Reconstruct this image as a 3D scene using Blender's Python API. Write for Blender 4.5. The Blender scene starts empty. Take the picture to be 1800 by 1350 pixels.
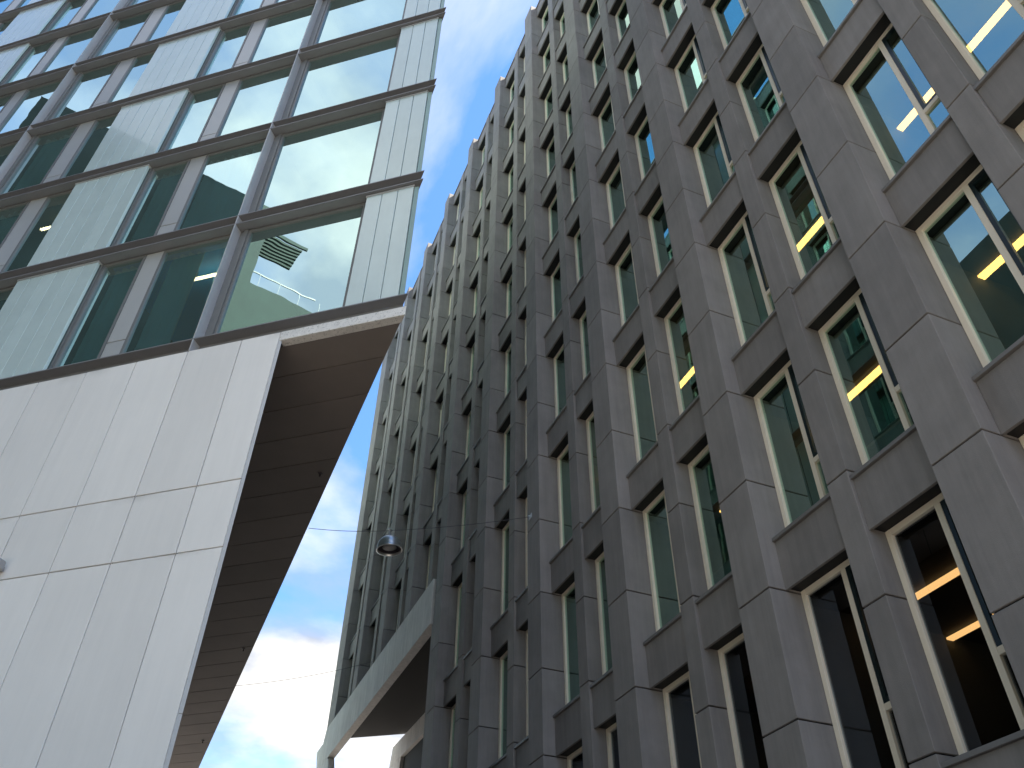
import bpy, bmesh, math, random
from mathutils import Vector, Matrix

random.seed(7)
sc = bpy.context.scene
R = math.radians

# ------------------------------------------------------------------ camera
EYE = 1.6                                   # eye height; buildings are measured from it
PITCH, ROLL, FPX = 0.72673, 0.01045, 1473.915
cam_d = bpy.data.cameras.new('camera')
cam = bpy.data.objects.new('camera', cam_d)
sc.collection.objects.link(cam)
fw = Vector((0, math.cos(PITCH), math.sin(PITCH)))
rt = Vector((1, 0, 0))
up = rt.cross(fw)
r2 = rt * math.cos(ROLL) + up * math.sin(ROLL)
u2 = up * math.cos(ROLL) - rt * math.sin(ROLL)
m = Matrix((r2, u2, -fw)).transposed().to_4x4()
m.translation = Vector((0, 0, EYE))
cam.matrix_world = m
cam_d.sensor_fit = 'HORIZONTAL'
cam_d.sensor_width = 36.0
cam_d.lens = FPX / 1800 * 36.0
cam_d.clip_start = 0.05
cam_d.clip_end = 2000
sc.camera = cam

# ------------------------------------------------------------------ sky, sun, exposure
SUN_AZ, SUN_EL = R(96), R(54)               # azimuth clockwise from +Y: ahead-right, behind the dark block
w = bpy.data.worlds.new('World')
sc.world = w
w.use_nodes = True
nt = w.node_tree
nt.nodes.clear()
N = nt.nodes.new
lk = nt.links.new
wo = N('ShaderNodeOutputWorld')
bg = N('ShaderNodeBackground')
bg.inputs['Strength'].default_value = 0.1
sky = N('ShaderNodeTexSky')
sky.sky_type = 'NISHITA'
sky.sun_disc = False
sky.sun_elevation = SUN_EL
sky.sun_rotation = SUN_AZ
sky.altitude = 20
sky.air_density = 1.0
sky.dust_density = 0.1
sky.ozone_density = 3.0
# clouds: a layer of broken cumulus seen as a flat sheet overhead
tc = N('ShaderNodeTexCoord')
sep = N('ShaderNodeSeparateXYZ')
lk(tc.outputs['Generated'], sep.inputs[0])
zc = N('ShaderNodeMath'); zc.operation = 'MAXIMUM'; zc.inputs[1].default_value = 0.0
lk(sep.outputs['Z'], zc.inputs[0])
za = N('ShaderNodeMath'); za.operation = 'ADD'; za.inputs[1].default_value = 0.16
lk(zc.outputs[0], za.inputs[0])
dx = N('ShaderNodeMath'); dx.operation = 'DIVIDE'
dy = N('ShaderNodeMath'); dy.operation = 'DIVIDE'
lk(sep.outputs['X'], dx.inputs[0]); lk(za.outputs[0], dx.inputs[1])
lk(sep.outputs['Y'], dy.inputs[0]); lk(za.outputs[0], dy.inputs[1])
cmb = N('ShaderNodeCombineXYZ')
lk(dx.outputs[0], cmb.inputs['X']); lk(dy.outputs[0], cmb.inputs['Y'])
mp = N('ShaderNodeMapping')
mp.inputs['Location'].default_value = (19.993, 2.654, 0.0)
mp.inputs['Rotation'].default_value = (0, 0, 3.302)
mp.inputs['Scale'].default_value = (0.8, 0.8, 0.8)
lk(cmb.outputs[0], mp.inputs['Vector'])
n1 = N('ShaderNodeTexNoise')
n1.inputs['Scale'].default_value = 1.15
n1.inputs['Detail'].default_value = 9
n1.inputs['Roughness'].default_value = 0.56
n1.inputs['Distortion'].default_value = 0.35
lk(mp.outputs[0], n1.inputs['Vector'])
cr = N('ShaderNodeValToRGB')
cr.color_ramp.elements[0].position = 0.43
cr.color_ramp.elements[0].color = (0, 0, 0, 1)
cr.color_ramp.elements[1].position = 0.60
cr.color_ramp.elements[1].color = (1, 1, 1, 1)
lk(n1.outputs['Fac'], cr.inputs['Fac'])
n2 = N('ShaderNodeTexNoise')
n2.inputs['Scale'].default_value = 4.2
n2.inputs['Detail'].default_value = 8
lk(mp.outputs[0], n2.inputs['Vector'])
cc = N('ShaderNodeMix'); cc.data_type = 'RGBA'
cc.inputs['A'].default_value = (1.6, 1.75, 2.05, 1)
cc.inputs['B'].default_value = (3.4, 3.3, 3.15, 1)
n2r = N('ShaderNodeMapRange'); n2r.inputs['From Min'].default_value = .41; n2r.inputs['From Max'].default_value = .57
lk(n2.outputs['Fac'], n2r.inputs['Value']); lk(n2r.outputs[0], cc.inputs['Factor'])
tint = N('ShaderNodeMix'); tint.data_type = 'RGBA'; tint.blend_type = 'MULTIPLY'
tint.inputs['Factor'].default_value = 1.0
tint.inputs['B'].default_value = (0.64, 0.85, 1.0, 1)
lk(sky.outputs['Color'], tint.inputs['A'])
mx = N('ShaderNodeMix'); mx.data_type = 'RGBA'
lk(cr.outputs['Color'], mx.inputs['Factor'])
lk(tint.outputs['Result'], mx.inputs['A'])
lk(cc.outputs['Result'], mx.inputs['B'])
lk(mx.outputs['Result'], bg.inputs['Color'])
lk(bg.outputs[0], wo.inputs['Surface'])

sl = bpy.data.lights.new('sun', 'SUN')
sl.energy = 5.0
sl.angle = R(0.5)
sl.color = (1.0, 0.93, 0.82)
so = bpy.data.objects.new('sun', sl)
sc.collection.objects.link(so)
sdir = Vector((math.sin(SUN_AZ) * math.cos(SUN_EL), math.cos(SUN_AZ) * math.cos(SUN_EL), math.sin(SUN_EL)))
so.rotation_euler = sdir.to_track_quat('Z', 'Y').to_euler()
so.location = (0, 0, 80)

sc.view_settings.view_transform = 'Standard'
sc.view_settings.look = 'None'
sc.view_settings.gamma = 1.0
sc.view_settings.exposure = 2.05
sc.cycles.max_bounces = 10
sc.cycles.transparent_max_bounces = 12
sc.cycles.glossy_bounces = 5

# ------------------------------------------------------------------ frames of the two buildings
aL, aR = -1.28818, -0.38792
U, UL = 6.896, 8.264                         # distance of each facade from the eye
def frame(a, dist):
    n = Vector((math.cos(a), -math.sin(a), 0)); d = Vector((math.sin(a), math.cos(a), 0))
    return n, d, n * dist
nR, dR, oR = frame(aR, U)
nL, dL, oL = frame(aL, UL)
SIDE = R(-22.6)
u_side = Vector((math.sin(SIDE), math.cos(SIDE), 0))
KS = u_side.dot(dL) / u_side.dot(nL)         # the tower's flank: s grows by KS per metre of depth

def to_px(p):
    q = p - Vector((0, 0, EYE))
    z = q.dot(fw)
    if z < 0.2: return None
    return 900 + FPX * q.dot(r2) / z, 675 - FPX * q.dot(u2) / z
def seen(frame_o, n, d, box, mg=260):
    """rough test whether a box in facade coordinates comes near the view"""
    xs, ys = [], []
    for a in box[0:2]:
        for b in box[2:4]:
            for c in box[4:6]:
                t = to_px(frame_o + n * a + d * b + Vector((0, 0, c)))
                if t is None: return True
                xs.append(t[0]); ys.append(t[1])
    return max(xs) > -mg and min(xs) < 1800 + mg and max(ys) > -mg and min(ys) < 1350 + mg

# ------------------------------------------------------------------ materials
MATS = {}
def mat(name, col, rough=0.6, metal=0.0, var=0.08, scale=3.0, bump=0.0, bscale=60.0, obj_var=0.05,
        streak=0.0, spec=0.5, coat=0.0, speck=0.0):
    if name in MATS: return MATS[name]
    M = bpy.data.materials.new(name)
    M.use_nodes = True
    t = M.node_tree; b = t.nodes['Principled BSDF']
    b.inputs['Roughness'].default_value = rough
    b.inputs['Metallic'].default_value = metal
    b.inputs['Specular IOR Level'].default_value = spec
    b.inputs['Coat Weight'].default_value = coat
    geo = t.nodes.new('ShaderNodeNewGeometry')
    no = t.nodes.new('ShaderNodeTexNoise')
    no.inputs['Scale'].default_value = scale
    no.inputs['Detail'].default_value = 7
    no.inputs['Roughness'].default_value = 0.62
    t.links.new(geo.outputs['Position'], no.inputs['Vector'])
    mr = t.nodes.new('ShaderNodeMapRange')
    mr.inputs['From Min'].default_value = 0.25; mr.inputs['From Max'].default_value = 0.75
    mr.inputs['To Min'].default_value = 1 - var; mr.inputs['To Max'].default_value = 1 + var
    t.links.new(no.outputs['Fac'], mr.inputs['Value'])
    oi = t.nodes.new('ShaderNodeObjectInfo')
    om = t.nodes.new('ShaderNodeMapRange')
    om.inputs['To Min'].default_value = 1 - obj_var; om.inputs['To Max'].default_value = 1 + obj_var
    t.links.new(oi.outputs['Random'], om.inputs['Value'])
    mu = t.nodes.new('ShaderNodeMath'); mu.operation = 'MULTIPLY'
    t.links.new(mr.outputs[0], mu.inputs[0]); t.links.new(om.outputs[0], mu.inputs[1])
    last = mu
    if streak:
        mpp = t.nodes.new('ShaderNodeMapping'); mpp.inputs['Scale'].default_value = (5, 5, 0.35)
        t.links.new(geo.outputs['Position'], mpp.inputs['Vector'])
        ns = t.nodes.new('ShaderNodeTexNoise'); ns.inputs['Scale'].default_value = 1.6
        ns.inputs['Detail'].default_value = 6; ns.inputs['Roughness'].default_value = 0.7
        t.links.new(mpp.outputs[0], ns.inputs['Vector'])
        ms = t.nodes.new('ShaderNodeMapRange')
        ms.inputs['From Min'].default_value = 0.3; ms.inputs['From Max'].default_value = 0.72
        ms.inputs['To Min'].default_value = 1 + streak * .5; ms.inputs['To Max'].default_value = 1 - streak
        t.links.new(ns.outputs['Fac'], ms.inputs['Value'])
        m2 = t.nodes.new('ShaderNodeMath'); m2.operation = 'MULTIPLY'
        t.links.new(last.outputs[0], m2.inputs[0]); t.links.new(ms.outputs[0], m2.inputs[1])
        last = m2
    if speck:
        nv = t.nodes.new('ShaderNodeTexNoise'); nv.inputs['Scale'].default_value = 28
        nv.inputs['Detail'].default_value = 8; nv.inputs['Roughness'].default_value = .8
        t.links.new(geo.outputs['Position'], nv.inputs['Vector'])
        mv = t.nodes.new('ShaderNodeMapRange')
        mv.inputs['From Min'].default_value = 0.54; mv.inputs['From Max'].default_value = 0.66
        mv.inputs['To Min'].default_value = 1.0; mv.inputs['To Max'].default_value = 1 - speck
        t.links.new(nv.outputs['Fac'], mv.inputs['Value'])
        m3 = t.nodes.new('ShaderNodeMath'); m3.operation = 'MULTIPLY'
        t.links.new(last.outputs[0], m3.inputs[0]); t.links.new(mv.outputs[0], m3.inputs[1])
        last = m3
    sc_ = t.nodes.new('ShaderNodeVectorMath'); sc_.operation = 'SCALE'
    sc_.inputs[0].default_value = col
    t.links.new(last.outputs[0], sc_.inputs['Scale'])
    t.links.new(sc_.outputs[0], b.inputs['Base Color'])
    if bump:
        nb = t.nodes.new('ShaderNodeTexNoise'); nb.inputs['Scale'].default_value = bscale
        nb.inputs['Detail'].default_value = 4
        t.links.new(geo.outputs['Position'], nb.inputs['Vector'])
        bp = t.nodes.new('ShaderNodeBump'); bp.inputs['Strength'].default_value = bump
        bp.inputs['Distance'].default_value = 0.01
        t.links.new(nb.outputs['Fac'], bp.inputs['Height'])
        t.links.new(bp.outputs[0], b.inputs['Normal'])
    MATS[name] = M
    return M

def glass(name, refl_col, trans_col, base, edge, wav=0.0):
    M = bpy.data.materials.new(name); M.use_nodes = True
    t = M.node_tree; t.nodes.clear()
    o = t.nodes.new('ShaderNodeOutputMaterial')
    g = t.nodes.new('ShaderNodeBsdfGlossy'); g.inputs['Color'].default_value = (*refl_col, 1)
    g.inputs['Roughness'].default_value = 0.0
    tr = t.nodes.new('ShaderNodeBsdfTransparent'); tr.inputs['Color'].default_value = (*trans_col, 1)
    lw = t.nodes.new('ShaderNodeLayerWeight'); lw.inputs['Blend'].default_value = 0.35
    mr = t.nodes.new('ShaderNodeMapRange')
    mr.inputs['To Min'].default_value = base; mr.inputs['To Max'].default_value = edge
    t.links.new(lw.outputs['Fresnel'], mr.inputs['Value'])
    mi = t.nodes.new('ShaderNodeMixShader')
    gq = t.nodes.new('ShaderNodeNewGeometry')
    inv = t.nodes.new('ShaderNodeMath'); inv.operation = 'SUBTRACT'; inv.inputs[0].default_value = 1.0
    t.links.new(gq.outputs['Backfacing'], inv.inputs[1])
    fm_ = t.nodes.new('ShaderNodeMath'); fm_.operation = 'MULTIPLY'
    t.links.new(mr.outputs[0], fm_.inputs[0]); t.links.new(inv.outputs[0], fm_.inputs[1])
    cm_ = t.nodes.new('ShaderNodeMix'); cm_.data_type = 'RGBA'
    cm_.inputs['A'].default_value = (*trans_col, 1); cm_.inputs['B'].default_value = (1, 1, 1, 1)
    t.links.new(gq.outputs['Backfacing'], cm_.inputs['Factor']); t.links.new(cm_.outputs['Result'], tr.inputs['Color'])
    t.links.new(fm_.outputs[0], mi.inputs['Fac'])
    t.links.new(tr.outputs[0], mi.inputs[1]); t.links.new(g.outputs[0], mi.inputs[2])
    t.links.new(mi.outputs[0], o.inputs['Surface'])
    if wav:
        geo = t.nodes.new('ShaderNodeNewGeometry')
        nb = t.nodes.new('ShaderNodeTexNoise'); nb.inputs['Scale'].default_value = 0.9
        nb.inputs['Detail'].default_value = 1
        t.links.new(geo.outputs['Position'], nb.inputs['Vector'])
        bp = t.nodes.new('ShaderNodeBump'); bp.inputs['Strength'].default_value = wav
        bp.inputs['Distance'].default_value = 0.02
        t.links.new(nb.outputs['Fac'], bp.inputs['Height'])
        t.links.new(bp.outputs[0], g.inputs['Normal'])
    MATS[name] = M
    return M

def emit(name, col, k):
    M = bpy.data.materials.new(name); M.use_nodes = True
    b = M.node_tree.nodes['Principled BSDF']
    b.inputs['Base Color'].default_value = (*col, 1)
    b.inputs['Emission Color'].default_value = (*col, 1)
    b.inputs['Emission Strength'].default_value = k
    MATS[name] = M
    return M

mat('precast', (0.238, 0.218, 0.203), 0.80, var=0.14, scale=1.3, bump=0.3, bscale=110, obj_var=0.09, streak=0.13, spec=0.3)
mat('joint', (0.008, 0.008, 0.008), 0.9)
mat('cream', (0.86, 0.76, 0.61), 0.45, var=0.03, obj_var=0.03)
mat('sash', (0.012, 0.022, 0.024), 0.35, var=0.03)
mat('slot_shade', (0.012, 0.012, 0.012), 0.6)  # deep shade of the spandrel slot, put into a near-black colour
mat('sill', (0.175, 0.165, 0.155), 0.5, var=0.05)
mat('concrete', (0.60, 0.57, 0.53), 0.8, var=0.12, scale=1.1, bump=0.3, bscale=40, streak=0.22)
mat('stained', (0.76, 0.73, 0.68), 0.85, var=0.14, scale=6, bump=0.4, bscale=60, speck=0.75)
mat('white', (0.82, 0.785, 0.73), 0.55, var=0.035, scale=0.7, obj_var=0.05, streak=0.04, bump=0.08, bscale=2.5)
mat('trim', (0.52, 0.515, 0.50), 0.6, var=0.06, streak=0.1)
mat('soffit', (0.205, 0.176, 0.156), 0.7, var=0.10, scale=0.8, obj_var=0.07)
mat('anodised', (0.20, 0.20, 0.205), 0.42, metal=0.0, var=0.06, obj_var=0.05)
mat('finmetal', (0.46, 0.465, 0.475), 0.38, metal=0.1, var=0.06, obj_var=0.05)
mat('alu', (0.49, 0.49, 0.48), 0.42, metal=0.3, var=0.03, obj_var=0.06)
mat('framegrey', (0.165, 0.165, 0.16), 0.4, var=0.05)
mat('channel', (0.55, 0.655, 0.63), 0.22, var=0.05, scale=2.0, obj_var=0.05, streak=0.03, coat=0.4, spec=0.6)
mat('channel_edge', (0.26, 0.37, 0.33), 0.25, var=0.05)
mat('channel_back', (0.06, 0.09, 0.085), 0.5)
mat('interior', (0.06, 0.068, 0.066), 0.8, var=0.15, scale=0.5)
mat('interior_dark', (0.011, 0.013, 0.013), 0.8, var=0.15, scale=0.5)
mat('blue_panel', (0.02, 0.26, 0.75), 0.5, var=0.2, scale=0.8)
mat('curtain', (0.36, 0.56, 0.56), 0.9, var=0.06)
mat('brick', (0.014, 0.031, 0.024), 0.85, var=0.2, scale=1.2, streak=0.1)
mat('dark_glazing', (0.006, 0.010, 0.012), 0.9, var=0.3, scale=0.6, spec=0.05)
mat('steel', (0.62, 0.62, 0.61), 0.33, metal=0.9, var=0.05)
mat('lamp_dark', (0.05, 0.04, 0.045), 0.35, var=0.1)
mat('cable', (0.05, 0.05, 0.055), 0.5)
mat('cambox', (0.34, 0.33, 0.32), 0.5)
mat('paving', (0.21, 0.19, 0.17), 0.85, var=0.2, scale=0.8)
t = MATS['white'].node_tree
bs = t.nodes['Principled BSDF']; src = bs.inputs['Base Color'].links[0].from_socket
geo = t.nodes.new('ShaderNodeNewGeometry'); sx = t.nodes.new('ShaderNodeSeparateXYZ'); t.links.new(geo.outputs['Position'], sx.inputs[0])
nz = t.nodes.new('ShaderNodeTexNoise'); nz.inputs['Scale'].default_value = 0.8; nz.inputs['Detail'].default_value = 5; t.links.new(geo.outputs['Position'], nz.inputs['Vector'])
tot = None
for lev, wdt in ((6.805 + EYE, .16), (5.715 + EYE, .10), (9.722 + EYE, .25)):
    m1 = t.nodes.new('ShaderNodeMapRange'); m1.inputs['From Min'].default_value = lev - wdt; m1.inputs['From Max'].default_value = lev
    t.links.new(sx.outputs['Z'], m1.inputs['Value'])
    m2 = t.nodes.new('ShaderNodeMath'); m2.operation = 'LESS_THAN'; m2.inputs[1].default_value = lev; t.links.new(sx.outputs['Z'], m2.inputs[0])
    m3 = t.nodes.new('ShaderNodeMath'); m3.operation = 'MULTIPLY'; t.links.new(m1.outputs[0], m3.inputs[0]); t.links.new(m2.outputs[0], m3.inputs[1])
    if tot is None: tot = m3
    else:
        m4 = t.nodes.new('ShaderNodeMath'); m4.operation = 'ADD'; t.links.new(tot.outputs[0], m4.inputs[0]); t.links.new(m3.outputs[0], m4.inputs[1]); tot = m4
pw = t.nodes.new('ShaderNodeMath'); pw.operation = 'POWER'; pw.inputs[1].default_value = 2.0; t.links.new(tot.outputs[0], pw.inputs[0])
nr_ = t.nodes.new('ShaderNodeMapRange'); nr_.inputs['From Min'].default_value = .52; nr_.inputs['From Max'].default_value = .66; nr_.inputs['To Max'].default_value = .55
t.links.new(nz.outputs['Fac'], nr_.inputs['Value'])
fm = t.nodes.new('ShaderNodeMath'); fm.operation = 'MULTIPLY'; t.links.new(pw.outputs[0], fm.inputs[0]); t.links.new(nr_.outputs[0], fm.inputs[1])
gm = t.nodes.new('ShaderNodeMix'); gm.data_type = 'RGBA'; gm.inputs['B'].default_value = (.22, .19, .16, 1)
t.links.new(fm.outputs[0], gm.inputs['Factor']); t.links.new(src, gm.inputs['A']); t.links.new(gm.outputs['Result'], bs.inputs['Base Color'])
glass('glass_office', (0.62, 0.90, 0.80), (0.42, 0.50, 0.44), 0.50, 0.95, wav=0.03)
glass('glass_clear', (0.75, 0.85, 0.95), (0.50, 0.55, 0.58), 0.09, 0.9, wav=0.02)
glass('glass_tower', (0.74, 1.0, 0.99), (0.60, 0.85, 0.85), 0.76, 0.95, wav=0.12)
emit('tube', (1.0, 0.50, 0.13), 2.8)
emit('tube_tower', (1.0, 0.66, 0.34), 5.0)
emit('tube_dim', (1.0, 0.52, 0.18), 0.55)

# ------------------------------------------------------------------ mesh helpers
col = sc.collection
MESH = {}
def link(name, me, parent=None, loc=(0, 0, 0)):
    o = bpy.data.objects.new(name, me)
    col.objects.link(o)
    if parent is not None: o.parent = parent
    o.location = loc
    return o
def raw(name, verts, faces, material, bevel=0.0):
    me = bpy.data.meshes.new(name)
    me.from_pydata(verts, [], faces)
    bm = bmesh.new(); bm.from_mesh(me)
    bmesh.ops.recalc_face_normals(bm, faces=bm.faces)
    if bevel:
        bmesh.ops.bevel(bm, geom=list(bm.edges), offset=bevel, segments=1, affect='EDGES')
    bm.to_mesh(me); bm.free()
    me.materials.append(MATS[material])
    return me
CUBE_F = [(0, 3, 2, 1), (4, 5, 6, 7), (0, 1, 5, 4), (1, 2, 6, 5), (2, 3, 7, 6), (3, 0, 4, 7)]
def boxv(x0, x1, y0, y1, z0, z1):
    return [(x0, y0, z0), (x1, y0, z0), (x1, y1, z0), (x0, y1, z0), (x0, y0, z1), (x1, y0, z1), (x1, y1, z1), (x0, y1, z1)]
def box(name, b, material, parent, bevel=0.0):
    """box b = (d0,d1,s0,s1,z0,z1); meshes of one size are shared"""
    dx_, dy_, dz_ = b[1] - b[0], b[3] - b[2], b[5] - b[4]
    k = (round(dx_, 3), round(dy_, 3), round(dz_, 3), material, bevel)
    if k not in MESH:
        MESH[k] = raw(name, boxv(0, dx_, 0, dy_, 0, dz_), CUBE_F, material, bevel)
    return link(name, MESH[k], parent, (b[0], b[2], b[4]))
def boxes(name, bl, material, parent=None, loc=(0, 0, 0), key=None, bevel=0.0):
    """several boxes joined into one part"""
    if key and key in MESH: return link(name, MESH[key], parent, loc)
    v, f = [], []
    for b in bl:
        o = len(v); v += boxv(*b); f += [tuple(i + o for i in q) for q in CUBE_F]
    me = raw(name, v, f, material, bevel)
    if key: MESH[key] = me
    return link(name, me, parent, loc)
def prism(name, poly, z0, z1, material, parent, axis='z', bevel=0.0):
    """polygon in (d,s) extruded in z, or, axis 'd', polygon in (s,z) extruded in depth"""
    n = len(poly)
    if axis == 'z': v = [(a, b, z0) for a, b in poly] + [(a, b, z1) for a, b in poly]
    else: v = [(z0, a, b) for a, b in poly] + [(z1, a, b) for a, b in poly]
    f = [tuple(range(n)), tuple(range(n, 2 * n))] + [(i, (i + 1) % n, n + (i + 1) % n, n + i) for i in range(n)]
    return link(name, raw(name, v, f, material, bevel), parent)
def tube(name, pts, rad, material, parent=None, seg=6):
    v, f = [], []
    for i, p in enumerate(pts):
        a = pts[max(i - 1, 0)]; c = pts[min(i + 1, len(pts) - 1)]
        t = (c - a).normalized(); x = t.cross(Vector((0.3, 0.1, 1))).normalized(); y = t.cross(x)
        for k in range(seg):
            q = 2 * math.pi * k / seg
            v.append(p + (x * math.cos(q) + y * math.sin(q)) * rad)
    for i in range(len(pts) - 1):
        for k in range(seg):
            f.append((i * seg + k, i * seg + (k + 1) % seg, (i + 1) * seg + (k + 1) % seg, (i + 1) * seg + k))
    return link(name, raw(name, [tuple(p) for p in v], f, material), parent)
def lathe(name, prof, material, parent=None, seg=40, loc=(0, 0, 0)):
    v, f = [], []
    for r_, z in prof:
        for k in range(seg):
            a = 2 * math.pi * k / seg
            v.append((r_ * math.cos(a), r_ * math.sin(a), z))
    for i in range(len(prof) - 1):
        for k in range(seg):
            f.append((i * seg + k, i * seg + (k + 1) % seg, (i + 1) * seg + (k + 1) % seg, (i + 1) * seg + k))
    o = link(name, raw(name, v, f, material), parent, loc)
    for p in o.data.polygons: p.use_smooth = True
    return o
def thing(name, label, cat, loc, rotz=0.0, group=None):
    o = bpy.data.objects.new(name, None); col.objects.link(o)
    o.location = loc; o.rotation_euler = (0, 0, rotz); o.empty_display_size = 0.3
    o['label'] = label; o['category'] = cat
    if group: o['group'] = group
    return o
def tag(o, label, cat, group=None):
    o['label'] = label; o['category'] = cat
    if group: o['group'] = group
    return o

# ------------------------------------------------------------------ ground
g = link('ground', raw('ground', [(-900, -900, 0), (900, -900, 0), (900, 900, 0), (-900, 900, 0)], [(0, 1, 2, 3)], 'paving'))
g['kind'] = 'structure'

# ================================================================== the dark office block (right)
office = thing('office_building', 'dark grey precast office block with deep pilasters and cream window frames', 'building', oR, -aR)
S0, DS = 4.314, 3.600
def S(i): return S0 + i * DS
Z0, DZ, EE = 5.3304, 1.7026, 0.1488
def ZJ(j): return Z0 + j * DZ + EE * min(max(j - 2, 0), 2) + EYE
ZTOP = 37.18 + EYE
I0, I1 = -2, 9
W_W, N_A, N_B = 0.70, 1.985, 2.365          # pilaster width; the narrow pilaster's two edges
D_N, D_SP, D_WIN, D_IN = 0.205, 0.258, 0.50, 0.56
PASS_S = 23.40                               # beyond this the ground is an open passage under the concrete beam
BEAM_B, BEAM_T = 11.62 + EYE, 13.16 + EYE
def vis(b, mg=260): return seen(oR, nR, dR, b, mg)

zW = [ZJ(j) for j in range(-4, 19)] + [ZTOP]
zN = [ZJ(j) + 0.87 for j in range(-5, 19)]
zN = [0.0] + [z for z in zN if 0.1 < z < ZTOP - 0.8] + [ZTOP - 0.10]
zW = [0.0] + [z for z in zW if z > 0.3]
GAP = 0.022
for i in range(I0, I1 + 1):
    wide = W_W if i < I1 else 1.33
    low = BEAM_T if S(i) > PASS_S else 0.0
    # wide pilaster: precast pieces in front of a dark core that shows in the joints
    cb = (0.03, D_IN, S(i) + 0.03, S(i) + wide - 0.03, low, ZTOP - 0.05)
    box('pilaster_core', cb, 'joint', office)
    for a, b in zip(zW[:-1], zW[1:]):
        if b <= low + 0.3: continue
        pb = (0.0, D_IN + 0.01, S(i), S(i) + wide, max(a, low) + GAP / 2, b - GAP / 2)
        if vis(pb): box('pilaster_panel', pb, 'precast', office, 0.006)
    if i == I1: continue
    sa, sb = S(i) + N_A, S(i) + N_B
    low = BEAM_T if sa > PASS_S else 0.0
    box('narrow_pilaster_core', (D_N + 0.03, D_IN, sa + 0.03, sb - 0.03, low, ZTOP - 0.15), 'joint', office)
    for a, b in zip(zN[:-1], zN[1:]):
        if b <= low + 0.3: continue
        pb = (D_N, D_IN + 0.01, sa, sb, max(a, low) + GAP / 2, b - GAP / 2)
        if vis(pb): box('narrow_pilaster_panel', pb, 'precast', office, 0.006)

# spandrels, sills and windows in every opening
def window(s0, s1, z0, z1, mul, gl='glass_office'):
    """cream frame with a fixed light at the far side, a dark opening sash and a small lower light at the near side"""
    wd, ht = s1 - s0, z1 - z0
    st, mu, hd, trz = 0.078, 0.082, 0.08, 0.80
    key = ('win', round(wd, 3), round(ht, 3))
    fr = boxes('window', [
        (0, .07, 0, st, 0, ht), (0, .07, wd - st, wd, 0, ht),
        (0.002, .068, st, wd - st, 0, .07), (0.002, .068, st, wd - st, ht - hd, ht),
        (0.002, .068, mul, mul + mu, .07, ht - hd),
        (0.004, .066, st, mul, trz, trz + hd)], 'cream', office, (D_WIN, s0, z0), key, 0.004)
    def pane(nm, a, b, c, d, depth, mt=gl):
        o = box(nm, (depth, depth + .006, a, b, c, d), mt, fr)
        o.rotation_euler = (0, random.uniform(-.003, .003), random.uniform(-.003, .003))
        return o
    pane('pane', mul + mu - .005, wd - st + .005, .065, ht - hd + .005, .045)
    pane('pane', st - .005, mul + .005, .065, trz + .005, .045)
    a, b, c, d = st, mul, trz + hd, ht - hd
    boxes('sash', [(.012, .06, a, a + .055, c, d), (.012, .06, b - .055, b, c, d), (.014, .058, a + .055, b - .055, c, c + .06), (.014, .058, a + .055, b - .055, d - .06, d)],
          'sash', fr, (0, 0, 0), ('sash',) + key)
    pane('pane', a + .05, b - .05, c + .055, d - .055, .035)
    return fr

LINT = list(range(-4, 19, 2))
for i in range(I0, I1):
    for s0, s1, mul in ((S(i) + W_W, S(i) + N_A, 0.435), (S(i) + N_B, S(i + 1), 0.375)):
        for j in LINT:
            z = ZJ(j)
            if s1 > PASS_S and j < 4: continue
            top = z + 0.72 if j < 18 else z + 0.74
            sp = (D_SP, D_SP + 0.045, s0 + .001, s1 - .001, z, top)
            if s1 > PASS_S and j == 4: sp = None
            if sp and top > .2 and vis(sp):
                box('spandrel', sp, 'precast', office, 0.006)
                box('back_panel', (D_IN, D_IN + .06, s0 - .02, s1 + .02, z - .02, top + .05), 'joint', office)
                box('window_sill' if j < 18 else 'coping', (D_SP - 0.042, D_IN, s0 + .004, s1 - .004, top + .001, top + .055), 'sill', office, 0.004)
            if sp and top > .2 and vis(sp): box('slot_shade_plate', (D_SP + .047, D_IN - .002, s0 + .002, s1 - .002, z + .034, z + .05), 'slot_shade', office)  # added black plate, stands in for the shade inside the spandrel slot
            if j < 18:
                z1 = ZJ(j + 2); z0 = top + .056
                wb = (D_WIN, D_WIN + .07, s0 + .004, s1 - .004, z0, z1)
                if vis(wb, 120): window(s0 + .004, s1 - .004, z0, z1 + .03, mul, 'glass_office' if j >= 0 else 'glass_clear')

# inside: floors, cross walls, back wall, roof
DEEP = 7.5
KE = 0.72
def END(d): return 38.0 - KE * d            # the far end wall runs parallel to the tower's front
for j in LINT:
    z = ZJ(j)
    if z < 0.5: continue
    if j >= 4: poly = [(D_IN + .06, S(I0)), (DEEP, S(I0)), (DEEP, END(DEEP)), (D_IN + .06, END(D_IN))]
    else: poly = [(D_IN + .06, S(I0)), (DEEP, S(I0)), (DEEP, PASS_S), (D_IN + .06, PASS_S)]
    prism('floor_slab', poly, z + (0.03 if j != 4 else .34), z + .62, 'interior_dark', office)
for i in range(I0, I1 + 1):
    low = BEAM_T if S(i) > PASS_S else 0.0
    dm = min(DEEP, (38.0 - S(i) - .45) / KE)
    box('cross_wall', (D_IN + .07, dm, S(i) + .25, S(i) + .40, low + .1, ZTOP - .6), 'interior', office)
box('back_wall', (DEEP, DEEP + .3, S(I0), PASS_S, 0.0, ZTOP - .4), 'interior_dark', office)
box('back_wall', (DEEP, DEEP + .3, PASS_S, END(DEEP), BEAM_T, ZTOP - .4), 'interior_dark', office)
prism('end_wall', [(.57, END(.57)), (DEEP, END(DEEP)), (DEEP, END(DEEP) - .2), (.57, END(.57) - .2)], 12.80 + EYE, ZTOP - .3, 'precast', office)
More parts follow.
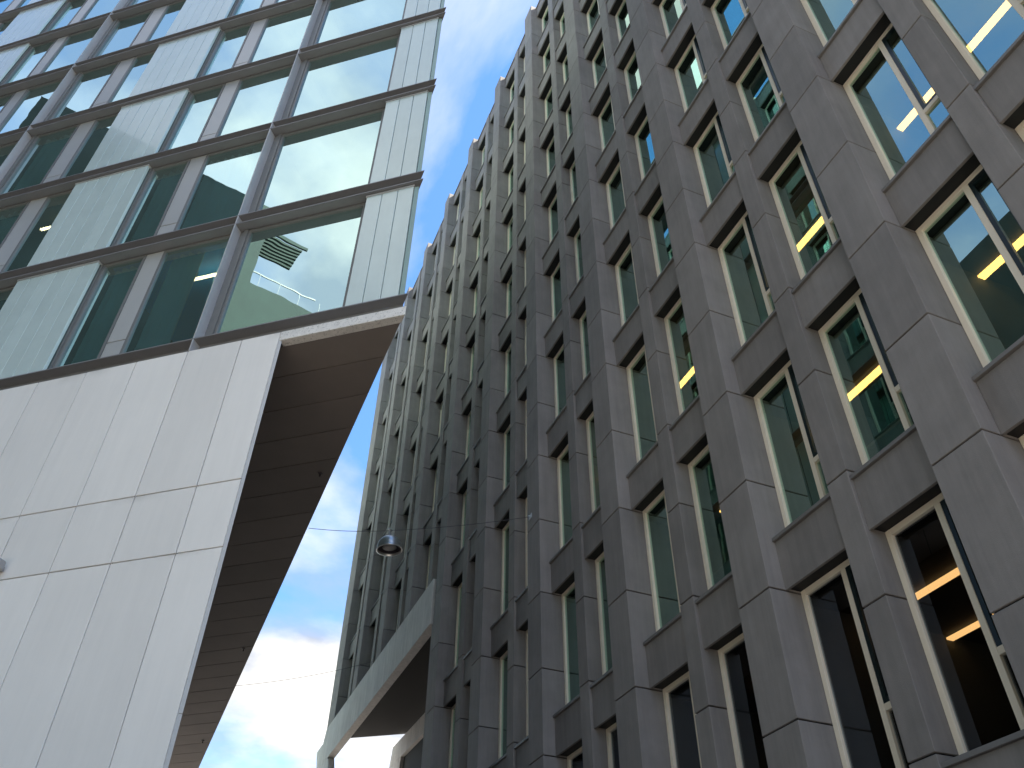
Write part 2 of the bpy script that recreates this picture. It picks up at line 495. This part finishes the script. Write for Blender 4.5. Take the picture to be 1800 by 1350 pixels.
prism('roof', [(D_SP + .1, S(I0)), (DEEP + .3, S(I0)), (DEEP + .3, END(DEEP)), (D_SP + .1, END(.4))], ZTOP - .42, ZTOP - .2, 'sill', office)

# concrete frame round the open passage at the far corner
prism('concrete_beam', [(PASS_S - .06, BEAM_B), (37.80, BEAM_B), (38.40, BEAM_T - .5), (38.05, BEAM_T), (PASS_S - .06, BEAM_T)], -0.004, 0.30, 'concrete', office, 'd', 0.01)
lz = BEAM_T - .52
prism('concrete_leg', [(37.83, BEAM_B), (38.46, lz), (39.72, lz), (39.72 - .65 * lz, 0.0), (36.9 - .65 * (BEAM_B - 0.0), 0.0), (36.9, BEAM_B - .004)], 0.004, 0.29, 'concrete', office, 'd', 0.01)
box('passage_jamb', (0.07, 0.6, S(5) + W_W + .012, PASS_S - .02, 0, BEAM_B - .02), 'precast', office, 0.006)
prism('passage_ceiling', [(0.31, PASS_S), (DEEP, PASS_S), (DEEP, END(DEEP)), (.31, END(.31))], 12.66 + EYE, 12.76 + EYE, 'joint', office)
prism('rear_beam', [(PASS_S, 11.64 + EYE), (36.2, 11.64 + EYE), (37.1, 12.44 + EYE), (PASS_S, 12.44 + EYE)], 2.8, 3.15, 'concrete', office, 'd', 0.01)
prism('rear_leg', [(35.6, 11.636 + EYE), (36.2, 11.636 + EYE), (37.1, 12.43 + EYE), (37.4, 11.6 + EYE), (41.5, 0), (39.6, 0)], 2.806, 3.14, 'concrete', office, 'd', 0.01)
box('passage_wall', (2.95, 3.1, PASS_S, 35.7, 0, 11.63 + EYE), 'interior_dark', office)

# ================================================================== the glass tower over a white plinth (left)
tower = thing('glass_tower', 'wedge shaped glass tower with grey fins over a white panelled wall and brown soffit', 'building', oL, -aL)
def visL(b, mg=220): return seen(oL, nL, dL, b, mg)
SC = 4.15                                    # the prow
ZU0, ST = 10.02 + EYE, 3.41                  # top plate of the lowest band, storey
NROW = 7
BAND = 0.285
FIN0, BAY = 8.053, 8.02
DP = 0.195                                   # plate projection
WALLTOP = 9.722 + EYE
SOF = 9.52 + EYE
LEFT = 44.0
bays = [(SC, FIN0)] + [(FIN0 + BAY * k, FIN0 + BAY * (k + 1)) for k in range(0, 4)]

def plate(z, a, b, first, nm='horizontal_fin'):
    d1 = DP
    if first:
        poly = [(0, a), (0, b - .004), (d1, b - .004), (d1, a + KS * d1)]
    else:
        poly = [(0, a + .004), (0, b - .004), (d1, b - .004), (d1, a + .004)]
    return prism(nm, poly, z - .022, z, 'anodised', tower)

# white panels of the plinth
zj = [0.0, 1.9 + EYE, 5.715 + EYE, 6.805 + EYE, WALLTOP]
sj = [6.342, 7.055] + [8.064 + .9925 * k for k in range(0, 30)]
for a, b in zip(sj[:-1], sj[1:]):
    for c, d in zip(zj[:-1], zj[1:]):
        o_ = random.choice((0, .001, .002, .004)); pb = (o_, 0.04 + o_, a + .009, b - .009, c + .009, d - .009)
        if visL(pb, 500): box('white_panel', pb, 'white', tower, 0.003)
prism('backing_wall', [(0.05, 6.33), (0.05, LEFT), (14, LEFT), (14, 6.33 + 14 * KS)], 0.0, WALLTOP - .02, 'joint', tower)
for a, b in ((0, 3.53 + EYE), (3.53 + EYE, SOF + .02)):
    prism('corner_trim', [(0.024, 6.296), (0.0, 6.338), (0.042, 6.338), (0.05, 6.32)], a + .003, b - .003, 'trim', tower)
prism('edge_beam', [(0.0, SC), (0.0, 6.338), (0.16, 6.338), (0.16, SC + KS * .16)], SOF, WALLTOP - .004, 'stained', tower, 'z', 0.006)
# soffit panels
PW = 0.790
for k in range(26):
    d0, d1 = 0.03 + PW * k + .011, 0.03 + PW * (k + 1) - .011
    if k == 0: d0 = 0.162
    e = 0.03
    prism('soffit_panel', [(d0, SC + .02 + KS * d0), (d1, SC + .02 + KS * d1), (d1, 6.33 + KS * d1), (d0, 6.33 + KS * d0)], SOF + .012, SOF + .05, 'soffit', tower)
prism('soffit_backing', [(0.17, SC + .1 + KS * .17), (20.8, SC + .1 + KS * 20.8), (20.8, 6.4 + KS * 20.8), (.17, 6.4 + KS * .17)], SOF + .055, SOF + .12, 'joint', tower)

# bands: two thin plates and a recessed web
for k in range(NROW + 1):
    zu = ZU0 + ST * k
    for bi, (a, b) in enumerate(bays):
        if not visL((0, DP, a, b, zu - BAND, zu), 500): continue
        plate(zu, a, b, bi == 0)
        if k: plate(zu - BAND + .022, a, b, bi == 0)
        zlo = zu - BAND + .024 if k else WALLTOP
        poly = [(DP, a + (KS * DP if bi == 0 else 0.002)), (DP, b - .002), (DP + .12, b - .002), (DP + .12, a + (KS * (DP + .12) if bi == 0 else .002))]
        prism('band_web', poly, zlo, zu - .024, 'anodised', tower)
# upright fins
for k in range(NROW):
    zb = ZU0 + ST * k; zt = ZU0 + ST * (k + 1) - BAND
    for q in range(0, 4):
        s = FIN0 + BAY * q
        fb = (0.0, DP + .02, s - .012, s + .012, zb + .002, zt - .002)
        if visL(fb, 400):
            box('upright_fin', fb, 'finmetal', tower)
        fb = (0.001, DP, s - .012, s + .012, zt + .024, zt + BAND - .024)
        if visL(fb, 400): box('band_bracket', fb, 'finmetal', tower)
for q in range(0, 4):
    box('band_bracket', (0.001, DP, FIN0 + BAY * q - .012, FIN0 + BAY * q + .012, WALLTOP, ZU0 - .024), 'finmetal', tower)

def tower_window(a, b, z0, z1, fw_=.055):
    wd, ht = b - a, z1 - z0
    key = ('tw', round(wd, 3), round(ht, 3))
    fr = boxes('window', [(0, .09, 0, fw_, 0, ht), (0, .09, wd - fw_, wd, 0, ht), (.002, .088, fw_, wd - fw_, 0, .05), (.002, .088, fw_, wd - fw_, ht - .07, ht)],
               'framegrey', tower, (DP + .005, a, z0), key, 0.003)
    o = box('pane', (.045, .052, fw_ - .005, wd - fw_ + .005, .045, ht - .065), 'glass_tower', fr)
    o.rotation_euler = (0, random.uniform(-.003, .003), random.uniform(-.003, .003))
    return fr
def grey_panel(a, b, z0, z1):
    zs = z0 + 0.62
    for c, d in ((z0 + .004, zs - .011), (zs + .011, z1 - .004)):
        box('grey_panel', (DP + .015, DP + .09, a, b, c, d), 'alu', tower, 0.004)
def channel_strips(a, b, n, z0, z1, d0=.075):
    wd = (b - a) / n
    for q in range(n):
        box('channel_glass', (d0, d0 + .07, a + wd * q + .006, a + wd * (q + 1) - .006, z0 + .05, z1 - .06), 'channel', tower, 0.005)
    box('channel_rail', (d0 - .012, d0 + .10, a - .01, b + .01, z1 - .058, z1 - .012), 'alu', tower, 0.004)
    box('channel_rail', (d0 - .008, d0 + .10, a - .01, b + .01, z0 + .004, z0 + .048), 'alu', tower, 0.004)
    box('channel_backing', (d0 + .072, d0 + .10, a, b, z0 + .05, z1 - .06), 'channel_back', tower)
for k in range(NROW):
    z0 = ZU0 + ST * k; z1 = ZU0 + ST * (k + 1) - BAND
    for q in range(0, 4):
        f = FIN0 + BAY * q
        if not visL((0, .3, f, f + BAY, z0, z1), 60): continue
        lay = [('w', .06, 1.70), ('g', 1.71, 2.10), ('w', 2.11, 3.10), ('f', 3.10, 3.24), ('w', 3.26, 5.98), ('g', 5.99, 6.46), ('w', 6.47, 7.82), ('f', 7.82, 8.0)]
        for t, a, b in lay:
            wb = (.2, .3, f + a, f + b, z0, z1)
            if not visL(wb, 60): continue
            if t == 'w': tower_window(f + a, f + b, z0 + .003, z1 - .003)
            elif t == 'g': grey_panel(f + a, f + b, z0 + .003, z1 - .003)
            else: boxes('jamb_profile', [(DP - .03, DP + .1, f + a, f + a + .05, z0 + .004, z1 - .004), (DP + .0, DP + .1, f + a + .055, f + b - .01, z0 + .004, z1 - .004)], 'framegrey', tower)
        if visL((.05, .2, f + 3.1, f + 5.1, z0, z1), 60):
            channel_strips(f + 3.13, f + 5.09, 6, z0, z1)
    # corner bay
    tower_window(5.38, FIN0 - .20, z0 + .003, z1 - .003, .05)
    boxes('jamb_profile', [(DP - .02, DP + .1, FIN0 - .198, FIN0 - .11, z0 + .004, z1 - .004), (DP + .01, DP + .1, FIN0 - .105, FIN0 - .014, z0 + .004, z1 - .004)], 'framegrey', tower)
    channel_strips(4.355, 5.31, 3, z0, z1, .07)
    # the prow: one strip turned round the corner, then the flank
    prism('channel_glass', [(.085, 4.345), (.16, 4.35), (.30, 4.26 + KS * .30), (.10, 4.262)], z0 + .05, z1 - .06, 'channel_edge', tower)
    lng = 34.0
    def fl(d, off): return (d, SC + off + KS * d)
    o0, o1 = .26, .34
    nseg = 8
    for q in range(nseg):
        a_, b_ = .32 + lng * q / nseg, .32 + lng * (q + 1) / nseg
        mid = a_ + (b_ - a_) * .45
        prism('flank_glazing', [fl(a_ + .02, o0), fl(mid, o0), fl(mid, o1), fl(a_ + .02, o1)], z0 + .01, z1 - .01, 'glass_tower', tower)
        for h in range(6):
            x0 = mid + .05 + (b_ - mid - .1) * h / 6; x1 = mid + .05 + (b_ - mid - .1) * (h + 1) / 6
            prism('channel_glass', [fl(x0 + .01, o0 - .08), fl(x1 - .01, o0 - .08), fl(x1 - .01, o0), fl(x0 + .01, o0)], z0 + .02, z1 - .02, 'channel', tower)
for k in range(NROW + 1):
    zu = ZU0 + ST * k
    for zz in ((zu,) if k == 0 else (zu, zu - BAND + .022)):
        prism('flank_fin', [(DP + .002, SC + KS * (DP + .002)), (34.3, SC + KS * 34.3), (34.3, SC + .26 + KS * 34.3), (DP + .002, SC + .26 + KS * DP)], zz - .022, zz, 'anodised', tower)
    prism('flank_web', [(.34, SC + .25 + KS * .34), (34.3, SC + .25 + KS * 34.3), (34.3, SC + .34 + KS * 34.3), (.34, SC + .34 + KS * .34)], (zu - BAND + .03 if k else SOF + .06), zu - .03, 'anodised', tower)
# inside: floors, back wall, roof
for k in range(NROW + 1):
    zu = ZU0 + ST * k
    prism('floor_slab', [(DP + .125, SC + .5 + KS * .3), (DP + .125, LEFT), (9, LEFT), (9, SC + .5 + KS * 9)], zu - BAND + .03, zu - .03, 'interior_dark', tower)
prism('back_wall', [(6.0, SC + .7 + KS * 6), (6.0, LEFT), (6.2, LEFT), (6.2, SC + .7 + KS * 6.2)], ZU0, ZU0 + ST * NROW, 'interior', tower)
for q in range(0, 4):
    s = FIN0 + BAY * q
    box('cross_wall', (DP + .13, min(6.0, (s - 4.9) / KS), s - .08, s + .08, ZU0, ZU0 + ST * NROW), 'interior', tower)
box('blue_panel_top', (DP + .16, 2.6, FIN0 + .09, FIN0 + 3.0, ZU0 + ST - BAND - .02, ZU0 + ST - BAND + .02), 'blue_panel', tower)  # blue panel under the slab, with an upright one behind it
box('blue_panel', (2.6, 2.66, FIN0 + .09, FIN0 + 3.0, ZU0, ZU0 + ST - BAND - .03), 'blue_panel', tower)
prism('roof', [(.2, SC + .4), (.2, LEFT), (28, LEFT), (28, SC + .4 + KS * 28)], ZU0 + ST * NROW - .03, ZU0 + ST * NROW + .5, 'anodised', tower)

# ================================================================== building across the square (seen in the glass)
P0 = Vector((-23.3, 11.3, 0)); P1 = Vector((-19.6, 2.6, 0))
e1 = (P1 - P0).normalized(); e2 = Vector((e1.y, -e1.x, 0))
brick = thing('brick_building', 'plain building with stepped roof, canopy and railing mirrored in the tower windows', 'building', P0, math.atan2(e1.y, e1.x))
sgn = -1.0
def opp(name, a, b, c, d, z0, z1, mt):
    y0, y1 = sorted((sgn * c, sgn * d))
    return box(name, (a, b, y0, y1, z0, z1), mt, brick)
opp('wall', 0.0, 9.6, 0, 9, 0, 34 + EYE, 'dark_glazing')
opp('wall', 9.6, 11.0, 0, 9, 0, 34 + EYE, 'brick')
opp('wall', 11.0, 34, 0, 9, 0, 28.8 + EYE, 'brick')
opp('canopy', 11.0, 13.1, -.2, -.1, 32.3 + EYE, 32.5 + EYE, 'brick')
for q in range(7): opp('canopy_slat', 11.0, 12.9, .05 + .22 * q, .17 + .22 * q, 32.32 + EYE, 32.44 + EYE, 'brick')
opp('handrail', 11.0, 14.2, .3, .34, 29.85 + EYE, 29.93 + EYE, 'cable')
for q in range(4): opp('post', 11.4 + q, 11.42 + q, .3, .32, 28.8 + EYE, 29.85 + EYE, 'cable')

# ================================================================== hanging lamp, wires, small fittings
def RP(d, s, z): return oR + nR * d + dR * s + Vector((0, 0, z + EYE))
def catenary(a, b, sag, n=14):
    return [a.lerp(b, t / n) - Vector((0, 0, sag * 4 * (t / n) * (1 - t / n))) for t in range(n + 1)]
A = RP(-.03, 15.64, 10.94)
lampn = 4.0
Lp = RP(lampn - U, 17.40, 10.86)
B = RP(1.95 - U, 16.75, 10.05)
wire = tube('span_wire', catenary(A, Lp, .05) + catenary(Lp, B, .05)[1:], 0.0065, 'cable')
tag(wire, 'thin span wire carrying the dome lamp between the two buildings', 'wire')
br = thing('wire_bracket', 'small pale bracket holding the lamp wire on a dark pilaster', 'bracket', RP(0, 15.62, 10.94), -aR)
boxes('plate', [(-.012, -.001, -.09, .09, -.06, .06)], 'alu', br)
boxes('eye', [(-.06, -.012, -.02, .02, -.015, .015)], 'steel', br)
w2 = tube('span_wire', catenary(RP(0.0, 30.6, 13.28), RP(1.95 - U, 29.0, 10.95), .12), 0.008, 'cable')
tag(w2, 'bare thin wire crossing the white cloud above the concrete beam', 'wire')

lamp = thing('street_lamp', 'steel dome street lamp hung from a wire in the gap between buildings', 'lamp', Lp - Vector((0, 0, .62)))
lamp.rotation_euler = (R(3), R(-4), 0)
rad = .30
prof = [(.001, .455)] + [(.06, .45)] + [(rad * math.sin(a), .14 + .30 * math.cos(a)) for a in [R(x) for x in range(16, 91, 8)]] + [(rad, .10), (rad + .014, .095), (rad + .014, .07), (rad - .004, .068), (rad - .012, .075), (rad - .014, .14)]
lathe('dome', prof, 'steel', lamp)
lathe('reflector', [(rad - .016, .13), (.22, .20), (.10, .24), (.001, .245)], 'lamp_dark', lamp)
lathe('lens', [(.001, .115), (.12, .118), (.17, .14), (.001, .15)], 'cambox', lamp, 24)
boxes('hanger', [(-.02, .02, -.05, .05, .45, .60), (-.03, .03, -.09, .09, .585, .625)], 'steel', lamp, bevel=.006)

sec = thing('security_camera', 'small grey camera box fixed to the white panel wall', 'camera', oL + nL * 0.0 + dL * 9.90 + Vector((0, 0, 5.88 + EYE)), -aL)
boxes('housing', [(-.20, -.06, -.10, .16, -.07, .08)], 'cambox', sec, bevel=.02)
boxes('bracket', [(-.06, -.001, -.03, .05, -.04, .04)], 'cambox', sec, bevel=.006)
boxes('lens', [(-.215, -.199, -.06, .02, -.04, .03)], 'lamp_dark', sec, bevel=.005)

for (d, s), lb in zip([(3.55, 7.30), (10.34, 12.77), (16.39, 17.66)], ['nearest and highest', 'middle', 'farthest and lowest']):
    h = thing('soffit_hook', f'small dark hook under the brown soffit, {lb} of three', 'hook', oL + nL * d + dL * s + Vector((0, 0, SOF - .12)), -aL)
    boxes('stem', [(-.012, .012, -.012, .012, .04, .131)], 'lamp_dark', h)
    boxes('base', [(-.035, .035, -.035, .035, .108, .128)], 'lamp_dark', h)

# strip lights along the office ceilings
for zl, d, s0, s1, lb in ((12.44, 1.86, 1.9, 18.2, 'row of yellow strip lights in the topmost lit office floor'),
                          (8.74, 1.86, 1.9, 12.0, 'row of yellow strip lights in the middle lit office floor'),
                          (5.33, 1.92, 1.9, 12.0, 'front row of yellow strip lights in the lowest office floor'),
                          (5.33, 3.28, 6.9, 11.0, 'rear row of yellow strip lights in the lowest office floor')):
    t = thing('strip_light', lb, 'light', RP(d, s0, zl), -aR, 'strip lights in the dark offices')
    n = max(1, int((s1 - s0) / 1.5))
    for q in range(n):
        boxes('tube', [(-.06, .06, 0, 1.485, -.03, .0)], 'tube' if zl > 6 else 'tube_dim', t, (0, 1.5 * q, 0), 'tube' if zl > 6 else 'tube_dim')

def LP_(d, s, z): return oL + nL * d + dL * s + Vector((0, 0, z))
for row, s0, s1, lb in ((0, 8.2, 9.64, 'thin yellow strip light in the lowest tower window beside the blue panels'),
                        (1, 13.2, 14.67, 'thin yellow strip light in a second row tower window at far left')):
    t = thing('strip_light', lb, 'light', LP_(.88, s0, ZU0 + ST * (row + 1) - BAND - .22), -aL, 'strip lights in the tower')
    boxes('tube', [(-.03, .03, 0, s1 - s0, -.03, 0)], 'tube_tower', t)
    for a in (.25, s1 - s0 - .25): boxes('hanger', [(-.006, .006, a, a + .012, .001, .20)], 'cable', t)
# desks by the office windows
for s0, lb in ((5.25, 'desk with pale edge inside the second lit office window from the right'), (8.85, 'desk inside a lit office window one bay farther along')):
    t = thing('desk', lb, 'desk', RP(.68, s0, 5.95), -aR, 'desks by the office windows')
    boxes('desk_top', [(0, .8, 0, 1.5, .71, .75)], 'cambox', t, bevel=.004)
    for a in (0.08, 1.36): boxes('leg', [(.06, .74, a, a + .06, 0, .709)], 'cambox', t)

# curtains behind the lower tower windows
def curtain(s0, s1, row, label, d=.42):
    z0 = ZU0 + ST * row + .02; z1 = ZU0 + ST * (row + 1) - BAND - .02
    n = int((s1 - s0) / .03); v = []; f = []
    for i in range(n + 1):
        s = (s1 - s0) * i / n
        x = .045 * math.sin(s * 34 + random.uniform(-.4, .4)) + .02 * math.sin(s * 11)
        v += [(x, s, 0), (x * 1.0 + .004, s, z1 - z0)]
    for i in range(n): f.append((2 * i, 2 * i + 2, 2 * i + 3, 2 * i + 1))
    o = link('curtain', raw('curtain', v, f, 'curtain'))
    o.location = oL + nL * d + dL * s0 + Vector((0, 0, z0)); o.rotation_euler = (0, 0, -aL)
    for p in o.data.polygons: p.use_smooth = True
    tag(o, label, 'curtain', 'curtains in the tower')
curtain(8.95, 9.75, 0, 'teal curtain in the lowest window left of the blue panels')
curtain(10.3, 11.1, 0, 'teal curtain in the lowest window beside the channel glass panel')
curtain(8.15, 9.75, 1, 'teal curtain in the second row window right of the grey panel')
curtain(10.3, 11.1, 1, 'teal curtain in the second row window left of the grey panel')
curtain(14.6, 15.7, 1, 'teal curtain in the second row window at the far left')
curtain(14.6, 15.7, 2, 'teal curtain in the third row window at the far left')
